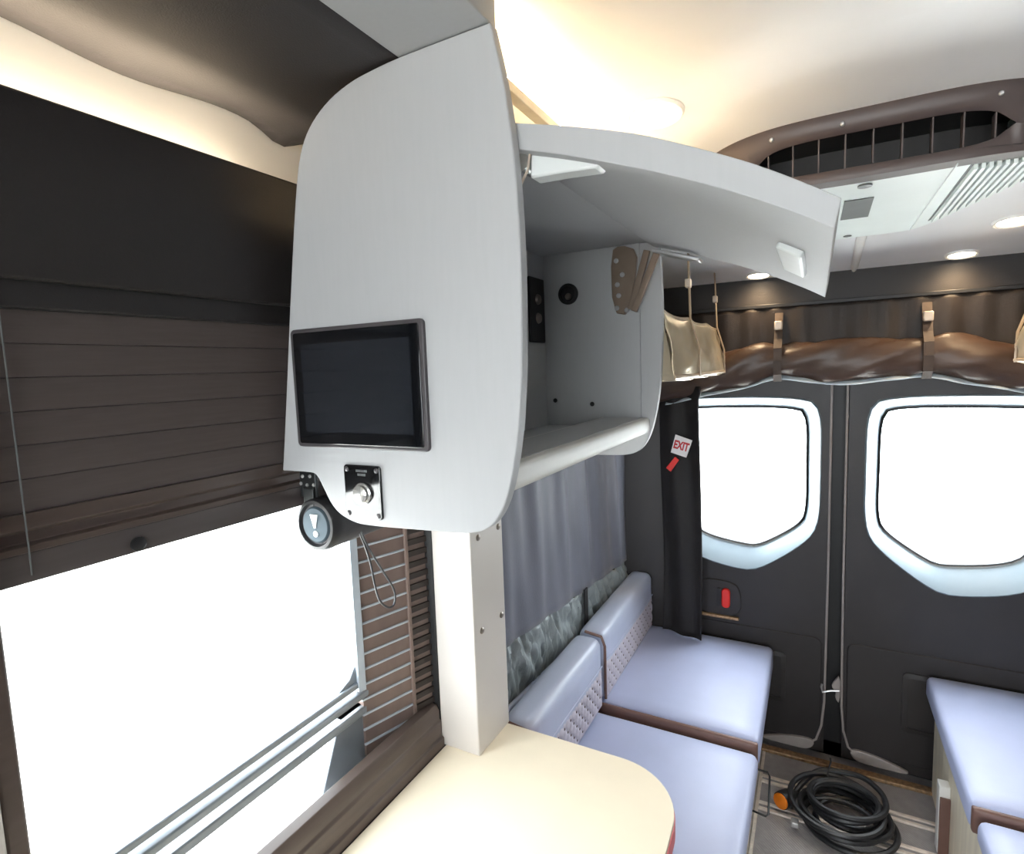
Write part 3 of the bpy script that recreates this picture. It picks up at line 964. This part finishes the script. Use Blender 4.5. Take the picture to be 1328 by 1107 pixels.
def backrest(y0, y1, label):
    t = thing('backrest', (-0.68, (y0 + y1) / 2, 0.45), label, 'cushion', 'left bench backrests')
    puff(-0.728, -0.628, y0, y1, 0.459, 0.705, 0.004, 'pad', 'leather_grey', t, r=0.03)
    # quilted face: diamond grid
    zz0, zz1 = 0.462, 0.598
    P_ = 0.046

    def q(u_, v_):
        y = y0 + 0.012 + (y1 - y0 - 0.024) * u_
        z_ = zz0 + (zz1 - zz0) * v_
        a = abs(((y - y0 + z_ - zz0) / P_) % 1 - 0.5) * 2
        b_ = abs(((y - y0 - z_ + zz0) / P_) % 1 - 0.5) * 2
        h = min(1, (1 - a) * 2.2) * min(1, (1 - b_) * 2.2)
        e = min(1, min(u_, 1 - u_) * 30, min(v_, 1 - v_) * 8)
        return (-0.6305 + 0.0045 * h * e + 0.003 * e, y, z_)
    MB().grid(q, 150, 34).build('quilted_face', 'quilt_pale', t, angle=70, label='diamond quilted pale face')
    tf = MB()
    for j in range(-8, 30):
        for i in range(-8, 30):
            y = y0 + P_ * (i + j) / 2
            z_ = zz0 + P_ * (i - j) / 2
            if y0 + 0.025 < y < y1 - 0.02 and zz0 + 0.010 < z_ < zz1 - 0.008:
                tf.lathe((-0.6315, y, z_), (1, 0, 0), [(0, 0.0055), (0.004, 0.0055), (0.006, 0.002)], 8)
    tf.build('tufts', 'tuft_brown', t, kind='stuff')
    MB().tube([(-0.628, y0 + 0.004, 0.47), (-0.628, y0 + 0.004, 0.66), (-0.640, y0 + 0.004, 0.692), (-0.70, y0 + 0.004, 0.700)], 0.005, 8).build('piping', 'leather_brown', t)
    MB().tube([(-0.6275, y0 + 0.012, 0.604), (-0.6275, y1 - 0.012, 0.604)], 0.0025, 8).build('welt', 'leather_grey', t)
    return t


backrest(1.765, 2.42, 'pale quilted backrest of the left bench beside the dark corner pillar')
backrest(1.20, 1.748, 'pale quilted backrest of the left bench beside the white post')

b2 = thing('bench_cabinet', (0.7, 1.9, 0), 'pale wood bench cabinet under the right cushions', 'bench')
box('carcass', 'wood_pale', b2, 0.402, 1.0, 1.1, 2.42, 0.0, 0.3725, bevel=0.003)
box('corner_block', 'ring_white', b2, 0.372, 0.402, 2.12, 2.16, 0.0, 0.235, bevel=0.003)
box('corner_block_face', 'leather_brown', b2, 0.374, 0.402, 2.112, 2.120, 0.0, 0.20, bevel=0.002)
seat('seat_cushion', 0.372, 0.98, 1.742, 2.43, 0.372, 0.458, 'pale blue seat cushion of the right bench beside the rear door', 'right bench seat cushions')
seat('seat_cushion', 0.380, 0.98, 1.05, 1.722, 0.372, 0.440, 'pale blue seat cushion of the right bench, the one away from the rear door', 'right bench seat cushions')

# ------------------------------------------------------------------ coiled cable
cc = thing('extension_cable', (0.085, 2.13, 0), 'black coiled power cable with orange plug on the van floor', 'cable')
pts = []
N = 9
for i in range(N * 40 + 1):
    a = 2 * math.pi * i / 40
    k = i / 40
    kk = int(k)
    rr = 0.118 + 0.022 * math.sin(k * 2.1 + 0.4) + 0.008 * math.sin(a * 0.5)
    cx_ = 0.118 + 0.016 * math.sin(k * 1.7) - 0.002 * k
    cy_ = 2.10 + 0.018 * math.cos(k * 1.3) + 0.004 * k
    z_ = 0.011 + 0.0085 * k + 0.008 * (1 + math.sin(a * 1.0 + k))
    pts.append((cx_ + rr * math.cos(a), cy_ + rr * 0.95 * math.sin(a), z_))
px, py, pz = pts[-1]
# lead-out to the plug
ang_end = 0
out = [(px - 0.01, py + 0.05, pz + 0.004), (px - 0.06, py + 0.11, pz + 0.002), (0.10, 2.265, 0.095), (0.03, 2.250, 0.085), (-0.020, 2.20, 0.055), (-0.045, 2.150, 0.040)]
full = pts + out
Q = [Vector(p) for p in full]
ld = Q[:len(pts)]
for i in range(len(pts) - 1, len(Q) - 1):
    p0, p1, p2, p3 = Q[max(i - 1, 0)], Q[i], Q[i + 1], Q[min(i + 2, len(Q) - 1)]
    for j in range(6):
        t = j / 6
        ld.append(0.5 * (2 * p1 + (p2 - p0) * t + (2 * p0 - 5 * p1 + 4 * p2 - p3) * t * t + (3 * p1 - p0 - 3 * p2 + p3) * t ** 3))
ld.append(Q[-1])
MB().tube(ld, 0.0095, 8).build('cable', 'cable_black', cc)
ax = Vector((-0.50, -0.85, 0.10)).normalized()
c0 = Vector((-0.045, 2.150, 0.040))
pg = MB().lathe(c0, ax, [(-0.01, 0.010), (0.0, 0.013), (0.02, 0.018), (0.035, 0.028), (0.075, 0.030), (0.082, 0.029)], 24).build('plug', 'cable_black', cc)
MB().lathe(c0 + ax * 0.080, ax, [(0, 0.026), (0.008, 0.026), (0.010, 0.022)], 24).build('plug_face', 'plug_orange', pg, label='round orange plug face')
box('cable_tie', 'screw_pale', cc, -0.052, -0.028, 2.00, 2.03, 0.022, 0.040, bevel=0.003)
MB().tube([(0.06, 2.235, 0.08), (0.065, 2.26, 0.10), (0.072, 2.275, 0.118), (0.07, 2.285, 0.128)], 0.003, 6).build('tie_end', 'cable_black', cc)

# ------------------------------------------------------------------ rear curtain, rolled up above the doors
rc = thing('rear_curtain', (0.12, 2.37, 1.5), 'brown blackout curtain rolled and strapped up above the rear doors', 'curtain')
rod = box('rail', 'rubber', rc, -0.72, 0.92, 2.385, 2.406, 1.822, 1.836, bevel=0.002)


def rz(x):     # centre line height of the roll, sagging at the ends
    t = (x - 0.10)
    d = abs(t) - 0.28
    return 1.617 - 0.010 * (1 - math.cos(min(1, max(0, d) / 0.4) * math.pi)) - max(0, d) * 0.16 - 0.004 * math.cos(t * 14)


def header(u_, v_):
    x = -0.70 + 1.6 * u_
    z_ = rz(x) + 0.04 + (1.825 - rz(x) - 0.04) * v_
    return (x, 2.392 + 0.006 * math.sin(x * 30) * (1 - v_) + 0.004 * math.sin(x * 71 + 2), z_)


MB().grid(header, 90, 10).build('cloth', 'curtain_brown', rc, thick=0.003)
rb = MB()


def rollfn(u_, v_):
    x = -0.70 + 1.6 * u_
    a = 2 * math.pi * v_
    cinch = 1 - 0.13 * math.exp(-((x + 0.128) / 0.035) ** 2) - 0.13 * math.exp(-((x - 0.328) / 0.035) ** 2)
    ra = (0.070 + 0.006 * math.sin(x * 17) + 0.005 * math.sin(a * 3 + x * 24) + 0.003 * math.sin(a * 7 + x * 51)) * cinch
    return (x, 2.375 - 0.010 + 0.72 * ra * math.cos(a), rz(x) + ra * math.sin(a))


rb.grid(rollfn, 150, 28)
rb.build('roll', 'roll_brown', rc, angle=80, fixn=True)


def hemfn(u_, v_):
    x = -0.55 + 1.30 * u_
    z_ = rz(x) - 0.075 - 0.004 * math.sin(x * 20) + 0.010 * math.exp(-((x + 0.128) / 0.06) ** 2) + 0.010 * math.exp(-((x - 0.328) / 0.06) ** 2)
    return (x, 2.345 + 0.01 * math.sin(x * 45) + 0.03 * v_, z_ - 0.008 + 0.016 * v_)


MB().grid(hemfn, 120, 3).build('pale_hem', 'hem_white', rc, thick=0.003)
for x in (-0.128, 0.328):
    st = [(x, 2.388, 1.80), (x, 2.372, 1.755), (x, 2.345, 1.70), (x, 2.318, 1.665), (x, 2.311, 1.62), (x, 2.318, 1.57), (x, 2.345, 1.543)]
    sb = MB()
    for a, b in zip(st, st[1:]):
        a, b = Vector(a), Vector(b)
        d = (b - a).normalized()
        nrm = Vector((1, 0, 0)).cross(d).normalized() * 0.0015
        w = Vector((0.014, 0, 0))
        sb.add([a - w - nrm, a + w - nrm, a + w + nrm, a - w + nrm, b - w - nrm, b + w - nrm, b + w + nrm, b - w + nrm],
               [(0, 1, 2, 3), (7, 6, 5, 4), (0, 4, 5, 1), (1, 5, 6, 2), (2, 6, 7, 3), (3, 7, 4, 0)])
    s_ = sb.build('strap', 'strap_brown', rc)
    box('buckle', 'buckle_pale', s_, x - 0.014, x + 0.014, 2.340, 2.362, 1.735, 1.768, bevel=0.004)

# side curtain hanging at the left of the rear doors
sd = thing('side_curtain', (-0.47, 2.35, 0.45), 'black curtain hanging beside the left rear door window', 'curtain')


def sidec(u_, v_):
    z_ = 0.47 + (1.53 - 0.47) * v_
    x = -0.575 + (0.170) * u_ + 0.006 * math.sin(v_ * 5) + 0.008 * (v_ > 0.95)
    return (x, 2.325 + 0.009 * math.sin(u_ * 9 + v_ * 2) + 0.008 * math.sin(v_ * 7 + u_ * 3) + 0.05 * (1 - u_), z_)


MB().grid(sidec, 24, 40).build('cloth', 'curtain_black', sd, thick=0.004)

ex = thing('exit_tag', (-0.475, 2.295, 1.24), 'white tag lettered EXIT in red on the black side curtain', 'sign')
rot = math.radians(-14)
cxx, czz = -0.4745, 1.292


def rp(x, z_): return (cxx + x * math.cos(rot) - z_ * math.sin(rot), czz + x * math.sin(rot) + z_ * math.cos(rot))


MB().prism([rp(-0.034, -0.036), rp(0.030, -0.040), rp(0.036, 0.034), rp(-0.033, 0.040)], 'y', 2.294, 2.297).build('card', 'paper_white', ex, smooth=False)
fc = bpy.data.curves.new('exit_text', 'FONT')
fc.body = 'EXIT'
fc.size = 0.040
fc.align_x = 'CENTER'
fc.align_y = 'CENTER'
fc.extrude = 0.0005
fc.offset = 0.0016
fo = bpy.data.objects.new('exit_text', fc)
COL.objects.link(fo)
bpy.context.view_layer.update()
me = bpy.data.meshes.new_from_object(fo)
bpy.data.objects.remove(fo, do_unlink=True)
to = bpy.data.objects.new('lettering', me)
COL.objects.link(to)
me.materials.clear()
me.materials.append(M('exit_red'))
xs = [v.co.x for v in me.vertices]
k = 0.060 / (max(xs) - min(xs))
for v in me.vertices:
    v.co.x *= k
    v.co.y *= 1.15
to.parent = ex
to.location = Vector((cxx, 2.2933, czz)) - Vector((-0.475, 2.295, 1.24))
to.rotation_euler = (R90, -rot, 0)
rg = MB().prism([rp(-0.040, -0.050), rp(-0.022, -0.040), rp(-0.040, -0.100), rp(-0.060, -0.092)][0:1] +
                [(-0.499, 1.248), (-0.482, 1.232), (-0.516, 1.178), (-0.540, 1.196)][0:0] or
                [(-0.500, 1.246), (-0.486, 1.230), (-0.516, 1.182), (-0.536, 1.198)], 'y', 2.296, 2.302) if False else \
    MB().prism([(-0.500, 1.248), (-0.484, 1.234), (-0.518, 1.184), (-0.537, 1.200)], 'y', 2.296, 2.302)
rg.build('pull_tag', 'red_plastic', None, bevel=0.002, label='small red pull tag hanging under the EXIT tag', cat='tag')

# ------------------------------------------------------------------ overhead soft storage bags


def bag(sx, label, y0, y1, zt, zb):
    """sx=-1: left of the aisle; front face runs along y"""
    c = 0.095
    xf = c + sx * 0.405
    xb = c + sx * 0.80
    t = thing('storage_bag', ((xf + xb) / 2, (y0 + y1) / 2, zb), label, 'bag', 'soft bags slung under the ceiling')
    if sx > 0: xf = 0.505

    def front(u_, v_):
        y = y0 + (y1 - y0) * u_
        sag = 0.008 * abs(math.sin(math.pi * (y - y0) / 0.32))
        b_ = 0.010 * math.sin(math.pi * v_)
        b_ += (0.018 * noise.noise((u_ * 5 + sx, v_ * 2.2, 3.1)) + 0.009 * noise.noise((u_ * 13, v_ * 5, 7.7))) * math.sin(math.pi * (0.08 + 0.84 * v_))
        return (xf + sx * (0.03 * v_) - sx * b_, y, zb + (zt - sag - zb) * v_)
    MB().grid(front, 60, 16).build('front_face', 'bag_silver', t, thick=0.003)
    MB().grid(lambda u_, v_: (xf + (xb - xf) * v_, y0 + (y1 - y0) * u_, zb - 0.008 * math.sin(math.pi * v_) + 0.004 * math.sin(20 * u_)),
              30, 10).build('base', 'bag_silver', t, thick=0.004)
    for ye in (y0, y1):
        MB().grid(lambda u_, v_: (xf + sx * 0.03 * v_ + (xb - xf) * u_ * 0.99, ye, zb + (zt - 0.01 - zb) * v_), 8, 8).build('end_face', 'bag_silver', t, thick=0.003)
    MB().tube([front(i / 60, 1.0) for i in range(61)], 0.0045, 6).build('top_piping', 'bag_trim', t)
    MB().tube([front(i / 60, 0.04) for i in range(61)], 0.006, 6).build('bottom_piping', 'bag_trim', t)
    for ys_ in (y0 + 0.32, y1 - 0.02):
        pts_ = [(xf - sx * 0.006, ys_, zb), (xf - sx * 0.004, ys_, (zb + zt) / 2), (xf + sx * 0.022, ys_, zt), (xf + sx * 0.03, ys_, zc(ys_) - 0.001)]
        sb = MB()
        for a, b in zip(pts_, pts_[1:]):
            sb.add([(a[0], a[1] - 0.011, a[2]), (a[0], a[1] + 0.011, a[2]), (b[0], b[1] + 0.011, b[2]), (b[0], b[1] - 0.011, b[2])], [(0, 1, 2, 3)])
        s_ = sb.build('strap', 'bag_trim', t, thick=0.003)
        box('buckle', 'buckle_pale', s_, min(xf + sx * 0.02, xf + sx * 0.036), max(xf + sx * 0.02, xf + sx * 0.036), ys_ - 0.013, ys_ + 0.013, zt + 0.09, zt + 0.115, bevel=0.003)
    return t


bag(-1, 'silver beige soft storage bag slung behind the overhead cabinet', 1.425, 2.27, 1.755, 1.582)
bag(1, 'silver grey soft storage bag slung above the right bench', 1.30, 2.12, 1.765, 1.592)

# ------------------------------------------------------------------ roof air conditioner
ac = thing('air_conditioner', (0.085, 1.58, 1.96), 'ceiling air conditioner with dark slotted front and white underside', 'air conditioner')
ACX = 0.085
half = [(0.0, 1.285), (0.20, 1.278), (0.30, 1.295), (0.36, 1.34), (0.372, 1.42), (0.345, 1.52), (0.268, 1.50 + 0.0), ]
# plan outline of the underside (mirror symmetric)
hp = [(0.02, 1.312), (0.15, 1.312), (0.25, 1.318), (0.296, 1.37), (0.302, 1.44), (0.272, 1.52), (0.225, 1.68), (0.175, 1.82), (0.145, 1.880), (0.115, 1.898), (0.02, 1.900)]
plan = [(ACX + x, y) for x, y in hp] + [(ACX - x, y) for x, y in reversed(hp)]
plan = chaikin(plan, 2)


def acz(y): return 1.966 - (y - 1.29) * 0.012


b = MB()
nP = len(plan)
b.add([(p[0], p[1], acz(p[1])) for p in plan] + [(p[0], p[1], zc(p[1]) + 0.01) for p in plan],
      [tuple(range(nP))] + [(i, i + nP, (i + 1) % nP + nP, (i + 1) % nP) for i in range(nP) if max(plan[i][1], plan[(i + 1) % nP][1]) > 1.40])
b.build('underside', 'ac_white', ac, angle=30)
# dark curved fascia in front, with a long rounded slot
NF = 60


def fx(i): return ACX - 0.36 + 0.72 * i / NF


def fy(x): return 1.262 + 0.16 * ((x - ACX) / 0.36) ** 4


def ftop(x): return zc(1.27) + 0.004


fz0 = 1.957
slot_c, slot_h, slot_w = 2.005, 0.030, 0.195


def slot(x):
    t = (x - ACX) / slot_w
    if abs(t) >= 1: return 0
    return slot_h * min(1, (1 - abs(t) ** 6)) ** 0.5


fb_ = MB()
rows = []
for i in range(NF + 1):
    x = fx(i)
    s_ = slot(x)
    y = fy(x)
    zt = ftop(x)
    zl = fz0 + 0.012 * ((x - ACX) / 0.36) ** 2
    rows.append([(x, y - 0.012, zt), (x, y, zt - 0.022), (x, y + 0.004, slot_c + s_ + 0.0005), (x, y + 0.006, slot_c - s_ - 0.0005), (x, y + 0.012, zl), (x, y + 0.060, zl + 0.002)])
for i in range(NF):
    a, c_ = rows[i], rows[i + 1]
    mid = (fx(i) + fx(i + 1)) / 2
    for k in range(5):
        if k == 2 and (slot(fx(i)) > 0.004 or slot(fx(i + 1)) > 0.004): continue
        fb_.add([a[k], c_[k], c_[k + 1], a[k + 1]], [(0, 1, 2, 3)])
fa = fb_.build('fascia', 'ac_dark', ac, angle=25, thick=0.003)
vb = MB()
zl_, zu_, dy = slot_c - 0.034, slot_c + 0.034, 0.10
for i in range(NF):
    x0_, x1_ = fx(i), fx(i + 1)
    if abs((x0_ + x1_) / 2 - ACX) < slot_w + 0.02:
        ya, yb_ = fy(x0_) + 0.006, fy(x1_) + 0.006
        for q in ([(x0_, ya + dy, zl_), (x1_, yb_ + dy, zl_), (x1_, yb_ + dy, zu_), (x0_, ya + dy, zu_)],
                  [(x0_, ya, zl_), (x1_, yb_, zl_), (x1_, yb_ + dy, zl_), (x0_, ya + dy, zl_)],
                  [(x0_, ya, zu_), (x1_, yb_, zu_), (x1_, yb_ + dy, zu_), (x0_, ya + dy, zu_)]):
            vb.add(q, [(0, 1, 2, 3)])
vb.build('air_duct', 'ac_duct', fa, smooth=False)
for k in range(9):
    x = ACX - 0.176 + 0.044 * k
    s_ = slot(x)
    if s_ > 0.006:
        box('vane', 'ac_dark', fa, x - 0.0012, x + 0.0012, fy(x) + 0.004, fy(x) + 0.027, slot_c - s_, slot_c + s_, bevel=0)
for x in (ACX - 0.17, ACX - 0.05, ACX + 0.18):
    screw(fa, (x, fy(x) - 0.004, 2.052), (0, -1, 0), 0.004, 'screw_pale', 0.003)
# side grilles with slats running front to back
for s_ in (1, -1):
    gx0, gx1 = 0.150, 0.282
    gb = MB()
    go = [(0.158, 1.800), (0.262, 1.505), (0.284, 1.43), (0.284, 1.38), (0.262, 1.345), (0.158, 1.345)]
    gp = [(ACX + s_ * x, y) for x, y in go]
    n_ = len(gp)
    g_ = gb.add([(p[0], p[1], acz(p[1]) - 0.0012) for p in gp] + [(p[0], p[1], acz(p[1]) + 0.002) for p in gp],
                [tuple(range(n_)), tuple(reversed(range(n_, 2 * n_)))] + [(i, i + n_, (i + 1) % n_ + n_, (i + 1) % n_) for i in range(n_)]
                ).build('side_grille', 'ac_grille', ac, smooth=False)
    for k in range(11):
        x = 0.165 + k * 0.0112
        # clip slat between outline bounds
        yb = 1.345 if x < 0.262 else 1.345 + (x - 0.262) * 1.6
        yt = 1.800 + (x - 0.158) * (1.505 - 1.80) / (0.262 - 0.158)
        X = ACX + s_ * x
        MB().add([(X - 0.003, yb, acz(yb) - 0.011), (X + 0.003, yb, acz(yb) - 0.011), (X + 0.003, yt, acz(yt) - 0.011), (X - 0.003, yt, acz(yt) - 0.011),
                  (X - 0.003, yb, acz(yb)), (X + 0.003, yb, acz(yb)), (X + 0.003, yt, acz(yt)), (X - 0.003, yt, acz(yt))],
                 [(0, 3, 2, 1), (4, 5, 6, 7), (0, 1, 5, 4), (1, 2, 6, 5), (2, 3, 7, 6), (3, 0, 4, 7)]).build('slat', 'ac_white', g_, smooth=False)
    X = ACX + s_ * 0.130
    MB().box(X - 0.0008, X + 0.0008, 1.296, 1.885, 1.9555, 1.9585).build('seam', 'ac_white', ac, smooth=False)
dp = MB().add([(0.048, 1.475, acz(1.475) - 0.0015), (0.103, 1.475, acz(1.475) - 0.0015), (0.104, 1.650, acz(1.65) - 0.0015), (0.046, 1.650, acz(1.65) - 0.0015)], [(0, 1, 2, 3)])
dp.build('display_window', 'ac_grille', ac, thick=0.002, smooth=False)
MB().lathe((0.080, 1.375, acz(1.375)), (0, 0, -1), [(0, 0.013), (0.003, 0.013), (0.004, 0.010)], 20).build('knob', 'ac_grille', ac)
MB().lathe((0.070, 1.865, acz(1.865)), (0, 0, -1), [(0, 0.010), (0.002, 0.010)], 16).build('screw_cap', 'ac_grille', ac)

# pale channel on the ceiling behind the unit
tr = MB()
for i in range(9):
    pass
tp = [(0.112, y, zc(y) - 0.004) for y in (1.89, 2.05, 2.2, 2.35, 2.40)]
MB().tube(tp, [0.014, 0.014, 0.013, 0.012, 0.006], 12).build('ceiling_channel', 'ring_white', None,
                                                            label='pale tapered channel on the ceiling behind the air conditioner', cat='channel')

# ------------------------------------------------------------------ recessed lamps
LP = [(-0.270, 1.095, 0.052, 'round warm downlight in the ceiling beside the open cabinet lid', 5.0),
      (0.470, 2.050, 0.050, 'round warm downlight in the ceiling beside the air conditioner', 4.5),
      (0.408, 2.340, 0.045, 'round warm downlight near the right end of the rear header', 3.5),
      (-0.197, 2.340, 0.045, 'round warm downlight near the left end of the rear header', 3.5)]
for x, y, r, lb, pw in LP:
    z_ = zc(y)
    t = thing('downlight', (x, y, z_ - 0.006), lb, 'light', 'ceiling downlights')
    sl = (zc(y + 0.02) - zc(y - 0.02)) / 0.04
    ax = Vector((0, sl, -1)).normalized()
    MB().lathe((x, y, z_), ax, [(-0.006, r), (0.004, r), (0.008, r * 0.93), (0.006, r * 0.80), (0.001, r * 0.74)], 36).build('ring', 'ring_white', t)
    MB().lathe((x, y, z_), ax, [(0.0, r * 0.77), (0.0045, r * 0.77)], 32).build('lens', 'lamp_warm', t)
    l = bpy.data.lights.new('downlight_beam', 'SPOT')
    l.energy = pw
    l.color = WARM
    l.spot_size = math.radians(150)
    l.spot_blend = 0.8
    l.shadow_soft_size = r * 0.7
    lo = bpy.data.objects.new('downlight_beam', l)
    COL.objects.link(lo)
    lo.parent = t
    lo.location = (0, 0, -0.012)
